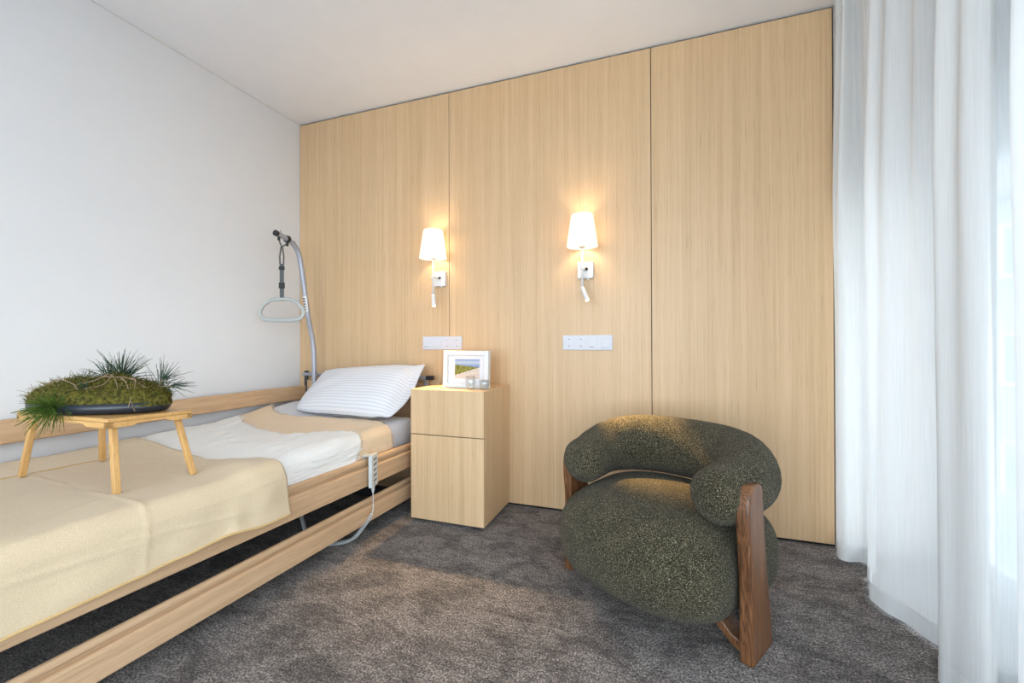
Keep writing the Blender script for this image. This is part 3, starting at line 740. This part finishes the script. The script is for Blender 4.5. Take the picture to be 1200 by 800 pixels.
for sx in (-1, 1):
    for sy in (-1, 1):
        topc = tm @ Vector((sx * (TL_ / 2 - .035), sy * (TWd / 2 - .032), -.014))
        fx, fy = TC.x + .026 + sx * .264, TC.y - .008 + sy * .114
        fz = mtop(fx + 1.42, fy) + .0262
        fz = fz + (0.004 if sy < 0 else .004)
        f = Vector((fx, fy, fz)); g = G(); w = .0088
        vs = [c + Vector((a * w, b * w, 0)) for c in (f, topc) for a, b in ((-1, -1), (1, -1), (1, 1), (-1, 1))]
        g.add(vs, [(0, 3, 2, 1), (4, 5, 6, 7), (0, 1, 5, 4), (1, 2, 6, 5), (2, 3, 7, 6), (3, 0, 4, 7)]); obj('leg', g, M['bamboo_z'], by, bevel=.002)

mo = thing('moss_arrangement', (-1.885, .955, TZ + .001), 'mossy pine sprig arrangement in a shallow black dish on the bamboo tray', 'plant arrangement')
dm = Matrix.Translation((-1.885, .938, TZ + .002)) @ Matrix.Rotation(R(19), 4, 'Z') @ Matrix.Rotation(R(-1.2), 4, 'X')
A_, B_ = .232, .128
def oval(g, prof, n=56, closed=False):
    vs = []; k = len(prof)
    for (f, z) in prof:
        for j in range(n):
            a = 2 * math.pi * j / n; vs.append(dm @ Vector(((A_ + f) * math.cos(a), (B_ + f) * math.sin(a), z)))
    fs = [(i * n + j, i * n + (j + 1) % n, (i + 1) * n + (j + 1) % n, (i + 1) * n + j) for i in range(k - 1) for j in range(n)]
    fs += [tuple(range(n - 1, -1, -1)), tuple((k - 1) * n + j for j in range(n))]
    g.add(vs, fs)
g = G(); oval(g, [(-.022, 0), (-.012, .002), (-.003, .012), (0, .036), (-.003, .036), (-.006, .013), (-.016, .006)]); obj('dish', g, M['dish'], mo, smooth=True)
def mound_h(a, b):
    r2 = a * a + b * b
    base = max(0, 1 - r2) ** .32
    return .022 + base * (.090 + .030 * nz(a * 2.2 + 5, b * 2.0, 1) + .010 * nz(a * 7, b * 6, 2)) + .006 * nz(a * 16, b * 13, 4)
def mound(s, t):
    rr = t ** .7; th = 2 * math.pi * s
    a, b = rr * math.cos(th), rr * math.sin(th)
    return dm @ Vector((a * (A_ + .004), b * (B_ - .006), mound_h(a, b)))
g = G(); g.grid(mound, 90, 30); moss = obj('moss', g, M['moss'], mo, smooth=True)
rnd = random.Random(11)
g = G(); DRY = G()
for k in range(3600):
    th = rnd.uniform(0, 2 * math.pi); rr = math.sqrt(rnd.uniform(0, 1)); a, b = rr * math.cos(th), rr * math.sin(th)
    p = dm @ Vector((a * (A_ + .004), b * (B_ - .006), mound_h(a, b) - .003))
    nrm = Vector((a * .55 + rnd.gauss(0, .45), b * .55 + rnd.gauss(0, .45), 1.0)).normalized(); h = rnd.uniform(.008, .020)
    sd = nrm.cross(Vector((rnd.gauss(0, 1), rnd.gauss(0, 1), rnd.gauss(0, 1)))).normalized() * rnd.uniform(.0009, .0018)
    g.add([p - sd, p + sd, p + nrm * h], [(0, 1, 2)])
for k in range(520):
    th = rnd.uniform(0, 2 * math.pi); rr_ = math.sqrt(rnd.uniform(0, 1)); a, b = rr_ * math.cos(th), rr_ * math.sin(th)
    p = dm @ Vector((a * A_, b * (B_ - .008), mound_h(a, b) - .002)); e = Vector((rnd.gauss(a, .8), rnd.gauss(b, .8), rnd.uniform(.1, .9))).normalized(); ln = rnd.uniform(.018, .042)
    DRY.tube([p, p + e * ln * .5 + Vector((0, 0, .003)), p + e * ln], .0007, 3, rs=[.0008, .0008, .0004])
o = obj('dry_grass', DRY, M['drygrass'], moss, fixn=False); o['kind'] = 'stuff'
o = obj('moss_tips', g, M['mossblade'], moss, fixn=False); o['kind'] = 'stuff'
def sprig(center, direction, n, length, mat, spread, name='pine_sprig', r=.0009, droop=0, seed=0, stem=.05, along=.0):
    rnd = random.Random(seed); c = Vector(center); d = Vector(direction).normalized()
    x = d.cross(Vector((0, 0, 1)) if abs(d.z) < .9 else Vector((1, 0, 0))).normalized(); y = d.cross(x)
    g = G(); g.tube([c - d * stem, c - d * stem * .4 + Vector((0, 0, -.002)), c], .0035, 7, rs=[.003, .004, .0035]); st = obj(name, g, M['twig'], mo, smooth=True)
    g = G()
    for k in range(n):
        th = R(rnd.uniform(*spread)); ph = rnd.uniform(0, 2 * math.pi)
        e = d * math.cos(th) + (x * math.cos(ph) + y * math.sin(ph)) * math.sin(th)
        ln = length * rnd.uniform(.7, 1.1); b0 = c - d * rnd.uniform(0, stem * .75 + along)
        mid = b0 + e * ln * .5 + Vector((0, 0, -droop * ln * .12)); end = b0 + e * ln + Vector((0, 0, -droop * ln * .4))
        g.tube([b0, mid, end], r, 4, rs=[r, r, r * .45])
    obj('needles', g, mat, st)
# fresh sprig drooping over the near left rim
from_px = lambda P: Vector(P)
sprig((-1.880, .795, .800), (-.15, -.8, .3), 260, .082, M['needle_bright'], (12, 108), droop=.65, seed=3, stem=.05)
# tall dark sprig on top
sprig((-1.860, .985, .890), (.05, .05, 1), 120, .112, M['needle_dark'], (8, 88), seed=5, stem=.05)
sprig((-1.915, .975, .880), (-.5, .0, .6), 60, .080, M['needle_dark'], (10, 75), seed=6, stem=.04)
# dark sprigs at the right end and the left end
sprig((-1.692, 1.020, .872), (.45, .2, .85), 46, .085, M['needle_dark'], (5, 62), seed=8, stem=.05)
sprig((-1.652, 1.030, .852), (1, .3, .15), 30, .075, M['needle_dark'], (5, 55), seed=9, stem=.05)
sprig((-2.075, .905, .825), (-.8, -.2, .5), 34, .070, M['needle_dark'], (8, 70), seed=10, stem=.05)
sprig((-2.00, .945, .850), (-.4, .0, .9), 30, .055, M['needle_bright'], (8, 75), seed=12, stem=.04)
sprig((-1.985, .868, .842), (-.3, -.5, .6), 46, .055, M['needle_bright'], (8, 85), seed=21, stem=.04)
sprig((-1.90, .845, .835), (-.1, -.7, .5), 40, .050, M['needle_bright'], (8, 85), droop=.3, seed=22, stem=.04)
sprig((-1.93, .90, .875), (.1, -.5, .8), 36, .045, M['needle_dark'], (8, 85), seed=23, stem=.04)
sprig((-1.83, .865, .850), (.2, -.6, .6), 30, .045, M['needle_dark'], (8, 85), seed=24, stem=.04)
sprig((-1.945, .86, .842), (-.2, -.6, .7), 40, .055, M['needle_bright'], (8, 80), seed=13, stem=.04)
def dtwig(pts, r=.0022):
    g = G(); c = catmull(pts, 5); g.tube(c, r, 6, rs=[r * (1 - .6 * i / len(c)) for i in range(len(c))]); obj('twig', g, M['twig'], mo, smooth=True)
def dl(a, b, up): return dm @ Vector((a * A_, b * B_, mound_h(a, b) + up))
dtwig([dl(.05, .1, .01), dl(.25, -.2, .012), dl(.45, -.45, .010), dl(.62, -.72, .008)])
dtwig([dl(.10, -.2, .008), dl(.35, -.35, .012), dl(.6, -.35, .012), dl(.85, -.3, .01)])
dtwig([dl(.18, -.15, .010), dl(.12, -.45, .012), dl(.02, -.75, .010)])
dtwig([dl(.3, -.25, .010), dl(.28, -.5, .012), dl(.22, -.85, .012)])
dtwig([dl(-.55, -.55, .010), dl(-.3, -.65, .012), dl(-.05, -.72, .010), dl(.12, -.85, .008)])
dtwig([dl(.5, -.4, .012), dl(.66, -.55, .012), dl(.80, -.62, .0), dl(.9, -.75, -.01)], .0018)
dtwig([dl(.6, -.35, .012), dl(.72, -.4, .014), dl(.78, -.72, .0)], .0018)

# ------------------------------------------------------------------ hand control with coiled cord
hc = thing('hand_control', B(.018, 1.80, .35), 'light grey bed hand control hooked over the bed rail', 'remote control')
ra = R(12); ha = Vector((math.sin(ra) * -1 * -.2, 1, 0)).normalized(); ha = (B(0, 1, 0) - B(0, 0, 0)).normalized(); ha = Matrix.Rotation(R(14), 3, 'Z') @ ha
hn = Vector((ha.y, -ha.x, 0)); HB = B(.020, 1.800, 0)
def hcbox(g, a0, a1, n0, n1, z0, z1):
    vs = [HB + ha * a + hn * n + Vector((0, 0, z)) for z in (z0, z1) for a, n in ((a0, n0), (a1, n0), (a1, n1), (a0, n1))]
    return g.add(vs, [(0, 3, 2, 1), (4, 5, 6, 7), (0, 1, 5, 4), (1, 2, 6, 5), (2, 3, 7, 6), (3, 0, 4, 7)])
hb = obj('casing', hcbox(G(), -.036, .036, -.009, .011, .272, .436), M['greyplastic'], hc, bevel=.004)
g = G(); hcbox(g, -.020, .020, -.040, -.008, .426, .432); hcbox(g, -.020, .020, -.044, -.040, .395, .432); obj('hook', g, M['greyplastic'], hc)
for k in range(5):
    zc = .412 - k * .027
    g = G(); tri = lambda a, s: [(a - .006, zc - s * .006), (a + .006, zc - s * .006), (a, zc + s * .006)]
    for a, s in ((-.010, 1), (.012, -1)):
        vs = [HB + ha * p + hn * n + Vector((0, 0, z)) for n in (.0112, .0125) for p, z in tri(a, s)]
        g.add(vs, [(0, 1, 2), (5, 4, 3), (0, 3, 4, 1), (1, 4, 5, 2), (2, 5, 3, 0)])
    hcbox(g, -.004, .005, .0112, .0122, zc - .003, zc + .003)
    obj('button', g, M['mark'], hc)
g = G(); hcbox(g, -.010, .008, .0112, .0122, .283, .286); obj('print', g, M['mark'], hc)
g = G(); g.tube([HB + Vector((0, 0, .274)), HB + Vector((0, 0, .255)), HB + Vector((0, 0, .240))], .008, 10, rs=[.010, .008, .005]); obj('strain_relief', g, M['greyplastic'], hc)
cp = catmull([HB + Vector((0, 0, .245)), HB + Vector((.004, -.005, .19)), HB + Vector((.006, -.015, .14)), (-1.415, 1.755, .075), (-1.450, 1.73, .028), (-1.49, 1.70, .014), (-1.56, 1.665, .012), (-1.64, 1.662, .012), (-1.72, 1.70, .02), (-1.80, 1.755, .05), (-1.92, 1.83, .12), (-2.0, 1.87, .20)], 12)
# resample evenly, then wind the coil
seg = [0]
for a, b in zip(cp, cp[1:]): seg.append(seg[-1] + (b - a).length)
def at_len(s):
    for i in range(1, len(seg)):
        if s <= seg[i]: return cp[i - 1].lerp(cp[i], (s - seg[i - 1]) / max(1e-9, seg[i] - seg[i - 1]))
    return cp[-1]
LT = seg[-1]; pts = []; st = .0011; s = 0; ph = 0
while s < LT:
    p = at_len(s); q = at_len(min(LT, s + .004)); t = (q - p).normalized() if (q - p).length > 1e-6 else Vector((0, -1, 0))
    x = t.cross(Vector((.3, .2, 1))).normalized(); y = t.cross(x)
    coil = .0082 if s > .11 else 0
    pts.append(p + (x * math.cos(ph) + y * math.sin(ph)) * coil); s += st; ph += 2 * math.pi * st / .0088
g = G(); g.tube(pts, .0026, 5); obj('cord', g, M['greyplastic'], hc, smooth=True)

# ------------------------------------------------------------------ armchair
CH = Vector((-.084, 1.66, 0)); bk = Vector((.5, .866, 0)); la = Vector((.866, -.5, 0))
def CP(l, b, z): return CH + la * l + bk * b + Vector((0, 0, z))
ch = thing('armchair', CP(0, .2, 0), 'low rounded olive green boucle armchair with dark wooden slab legs by the curtain', 'armchair')
# seat: puffy drum
def seat(s, t):
    th = 2 * math.pi * s; c, sn = math.cos(th), math.sin(th)
    # plan outline (lateral, back), superellipse
    e = .80
    pl_ = abs(sn) ** e * math.copysign(1, sn); pb_ = abs(c) ** e * math.copysign(1, c)
    ph = -math.pi / 2 + math.pi * t; cz, sz = math.cos(ph), math.sin(ph)
    rad = abs(cz) ** .50
    zz = abs(sz) ** .72 * math.copysign(1, sz)
    zmid, hh = .232, .170
    z = zmid + hh * zz
    dome = .030 * max(0, 1 - rad ** 2) if sz > 0 else 0
    wl = .394
    # legs pinch the sides
    lat = wl * pl_ * rad; bck = .150 + .355 * pb_ * rad
    pinch = .050 * math.exp(-((bck - .075) / .16) ** 2) * min(1, (abs(lat) / .38) ** 4)
    lat -= math.copysign(pinch, lat)
    return CP(lat + .008, bck, z + dome)
g = G(); g.grid(seat, 72, 40); obj('seat', g, M['boucle'], ch, smooth=True)
# backrest roll
half = [(-.284, .030), (-.292, .085), (-.304, .16), (-.295, .235), (-.235, .322), (-.13, .382), (0, .402)]
ctl = [Vector((a, b, 0)) for a, b in half] + [Vector((-a, b, 0)) for a, b in half[-2::-1]]
cl = catmull(ctl, 8); n = len(cl); ringN = 28
def roll():
    g = G(); vs = []; sects = []
    for i, p in enumerate(cl):
        t = (cl[min(i + 1, n - 1)] - cl[max(i - 1, 0)]).normalized(); nr = Vector((-t.y, t.x, 0))
        f = sstep(0, .95, max(0, (p.y + .01) / .41))
        zc = .492 + .044 * f; rh = .094 + .020 * f; rv = .094 + .032 * f
        sects.append((p, t, nr, zc, rh, rv))
    first, last = sects[0], sects[-1]
    def ring(p, nr, zc, rh, rv, k=1.0):
        for j in range(ringN):
            a = 2 * math.pi * j / ringN; q = p + nr * (rh * k * math.cos(a)); vs.append(CP(q.x, q.y, zc + rv * k * math.sin(a)))
    cap = [(85, ), (68, ), (50, ), (32, ), (16, )]
    for (a,) in cap:
        p, t, nr, zc, rh, rv = first; ring(p - t * (.060 * math.sin(R(a))), nr, zc, rh, rv, math.cos(R(a)) ** .8)
    for (p, t, nr, zc, rh, rv) in sects: ring(p, nr, zc, rh, rv)
    for (a,) in cap[::-1]:
        p, t, nr, zc, rh, rv = last; ring(p + t * (.060 * math.sin(R(a))), nr, zc, rh, rv, math.cos(R(a)) ** .8)
    k = len(vs) // ringN
    fs = [(i * ringN + j, i * ringN + (j + 1) % ringN, (i + 1) * ringN + (j + 1) % ringN, (i + 1) * ringN + j) for i in range(k - 1) for j in range(ringN)]
    fs += [tuple(range(ringN)), tuple((k - 1) * ringN + j for j in range(ringN))]
    return g.add(vs, fs)
obj('backrest', roll(), M['boucle'], ch, smooth=True)
# slab legs, curved front edge
def leg(sg):
    prof = []     # (back, z) outline: front edge up, rounded top, back edge down
    front = [(.000, 0), (-.002, .06), (.002, .14), (.004, .24), (-.002, .34), (-.012, .43), (-.012, .485), (-.002, .522), (.012, .542), (.03, .549)]
    back = [(.078, .549), (.098, .540), (.108, .515), (.112, .43), (.126, .30), (.146, .18), (.163, .08), (.170, .0)]
    out = front + back; g = G(); vs = []; m = len(out)
    for th in (.0, .042):
        for (b, z) in out: vs.append(CP(sg * ((.400 if sg > 0 else .376) - th - .006 * (z / .55)), b, z))
    g.add(vs, [tuple(range(m)), tuple(range(m, 2 * m))] + [(i, (i + 1) % m, m + (i + 1) % m, m + i) for i in range(m)])
    obj('leg', g, M['walnut'], ch, bevel=.009, seg=3)
for sg in (1, -1): leg(sg)
# arched stretcher joining the legs under the seat
g = G(); vs = []; m = 24
for k in range(m + 1):
    x = -.352 + .704 * k / m; e = .352 - abs(x); lift = .058 + .022 * sstep(.0, .10, e)
    zb = .012 + .068 * sstep(0, .11, e)
    for (b, z) in ((.03, zb), (.03, zb + .035), (.11, zb + .035), (.11, zb)): vs.append(CP(x, b, z))
fs = [(k * 4 + j, k * 4 + (j + 1) % 4, k * 4 + 4 + (j + 1) % 4, k * 4 + 4 + j) for k in range(m) for j in range(4)] + [(0, 1, 2, 3), tuple(m * 4 + j for j in range(4))]
g.add(vs, fs); obj('stretcher', g, M['walnut'], ch, bevel=.004)
# rear foot and back support
g = G(); vs = []
for th in (-.02, .02):
    for (b, z) in ((.33, 0), (.42, 0), (.505, .30), (.515, .46), (.48, .46), (.42, .20)): vs.append(CP(th, b, z))
g.add(vs, [tuple(range(6)), tuple(range(6, 12))] + [(i, (i + 1) % 6, 6 + (i + 1) % 6, 6 + i) for i in range(6)]); obj('leg', g, M['walnut'], ch, bevel=.006)

# ------------------------------------------------------------------ sheer curtain
cu = thing('curtain', (.83, 1.4, 0), 'white sheer floor-length curtain in soft folds in front of the window', 'curtain')
plan = [(.812, 2.440), (.785, 2.395), (.762, 2.335), (.790, 2.300), (.850, 2.315), (.880, 2.270), (.845, 2.205), (.812, 2.165), (.790, 2.08), (.757, 1.985), (.778, 1.915), (.805, 1.862), (.846, 1.757), (.890, 1.690), (.900, 1.630), (.850, 1.598), (.790, 1.600), (.762, 1.572), (.775, 1.520), (.806, 1.462), (.835, 1.475), (.868, 1.545), (.905, 1.585), (.925, 1.53), (.915, 1.44), (.885, 1.375), (.835, 1.335), (.782, 1.312), (.764, 1.270), (.775, 1.20), (.82, 1.13), (.88, 1.08), (.89, 1.02), (.83, .99), (.77, .96), (.77, .89), (.82, .83), (.88, .77), (.88, .71), (.82, .68), (.77, .65), (.77, .58), (.82, .52), (.88, .46), (.88, .40), (.82, .37), (.77, .33)]
pc = catmull([(a, b, 0) for a, b in plan], 7)
np_ = len(pc) - 1
def cur(s, t):
    i = s * np_; k = min(int(i), np_ - 1); p = pc[k].lerp(pc[k + 1], i - k)
    z = .012 + (ZC - .02 - .012) * t
    # towards the heading the folds tighten into small pleats
    h = sstep(.55, 1.0, t)
    amp = 1 - .45 * h
    x = .825 + (p.x - .825) * amp + (.003 + .013 * sstep(.05, .95, t)) * math.sin(p.y * 62 + .6 * math.sin(p.y * 9)) + .006 * nz(p.y * 6, t * 2.2, 3)
    y = p.y + .010 * nz(p.y * 5, t * 1.7, 9) + .012 * h * math.sin(p.y * 23)
    y = min(y, 2.452)
    if p.y > 2.40: x = max(x, .775)
    return Vector((x, y, z))
g = G(); g.grid(cur, 420, 60); obj('curtain_fabric', g, M['voile'], cu, smooth=True)
def hemfn(s, t): 
    p = cur(s, .0 + .026 * t); return p + Vector((-.0015, 0, 0))
g = G(); g.grid(hemfn, 420, 4); obj('hem', g, M['voile_hem'], cu, smooth=True)
g = G(); g.tube([cur(k / 420, .0) for k in range(421)], .0022, 6); obj('weighted_edge', g, M['whitepaint'], cu, smooth=True)
g = G(); g.grid(lambda s, t: cur(s, .966 + .034 * t) + Vector((-.002, 0, 0)), 420, 3); obj('heading_tape', g, M['voile_hem'], cu, smooth=True)
g = G(); g.box((.80, .25, ZC - .016), (.85, 2.44, ZC)); ct = obj('curtain_track', g, M['white'], cu)

# ------------------------------------------------------------------ light, world, camera
w = bpy.data.worlds.new('overcast'); SC.world = w; w.use_nodes = True; nt = w.node_tree; nt.nodes.clear()
wo = nt.nodes.new('ShaderNodeOutputWorld'); bg = nt.nodes.new('ShaderNodeBackground')
tc = nt.nodes.new('ShaderNodeTexCoord'); sx = nt.nodes.new('ShaderNodeSeparateXYZ'); L(nt, tc.outputs['Generated'], sx.inputs[0])
col = ramp(nt, sx.outputs['Z'], [(.0, (.89, .955, 1.02)), (.6, (.82, .91, 1.02))])
L(nt, col, bg.inputs['Color'])
br = nt.nodes.new('ShaderNodeMapRange'); br.interpolation_type = 'SMOOTHSTEP'; L(nt, sx.outputs['Y'], br.inputs['Value'])     # overcast, set brighter behind the camera to fill the room through the added window
for k_, v_ in (('From Min', -.75), ('From Max', .35), ('To Min', 7.4), ('To Max', 1.45)): br.inputs[k_].default_value = v_
L(nt, br.outputs['Result'], bg.inputs['Strength']); L(nt, bg.outputs[0], wo.inputs['Surface'])
pd = bpy.data.lights.new('window_portal', 'AREA'); pd.shape = 'RECTANGLE'; pd.size = 4.6; pd.size_y = 2.5; pd.cycles.is_portal = True
po = bpy.data.objects.new('window_portal', pd); C.objects.link(po); po.location = (XW + .16, .15, 1.25); po.rotation_euler = (R(90), 0, R(90))

pd = bpy.data.lights.new('fill_window_portal', 'AREA'); pd.shape = 'RECTANGLE'; pd.size = FX1 - FX0; pd.size_y = FZ1 - FZ0; pd.cycles.is_portal = True
po = bpy.data.objects.new('fill_window_portal', pd); C.objects.link(po); po.location = ((FX0 + FX1) / 2, YF - .115, (FZ0 + FZ1) / 2); po.rotation_euler = (R(90), 0, 0)
cam = bpy.data.cameras.new('camera'); co = bpy.data.objects.new('camera', cam); C.objects.link(co)
cam.sensor_fit = 'HORIZONTAL'; cam.sensor_width = 36; cam.lens = 36 * 495.45 / 1200; cam.clip_start = .02; cam.clip_end = 200
yaw, pit, rol = R(19.3761), R(.1702), R(-.1909)
fw = Vector((-math.sin(yaw) * math.cos(pit), math.cos(yaw) * math.cos(pit), math.sin(pit)))
r0 = Vector((math.cos(yaw), math.sin(yaw), 0)); u0 = r0.cross(fw)
rr = r0 * math.cos(rol) + u0 * math.sin(rol); uu = -r0 * math.sin(rol) + u0 * math.cos(rol)
co.matrix_world = Matrix(((rr.x, uu.x, -fw.x, 0), (rr.y, uu.y, -fw.y, 0), (rr.z, uu.z, -fw.z, 1.0), (0, 0, 0, 1)))
SC.camera = co
vs = SC.view_settings; vs.view_transform = 'Standard'; vs.look = 'None'; vs.gamma = 1; vs.use_curve_mapping = False; vs.exposure = 0.50
SC.cycles.use_denoising = True
SC.cycles.max_bounces = 10; SC.cycles.diffuse_bounces = 6; SC.cycles.transparent_max_bounces = 16; SC.cycles.transmission_bounces = 8
SC.cycles.sample_clamp_indirect = 8
SC.cycles.caustics_reflective = False; SC.cycles.caustics_refractive = False
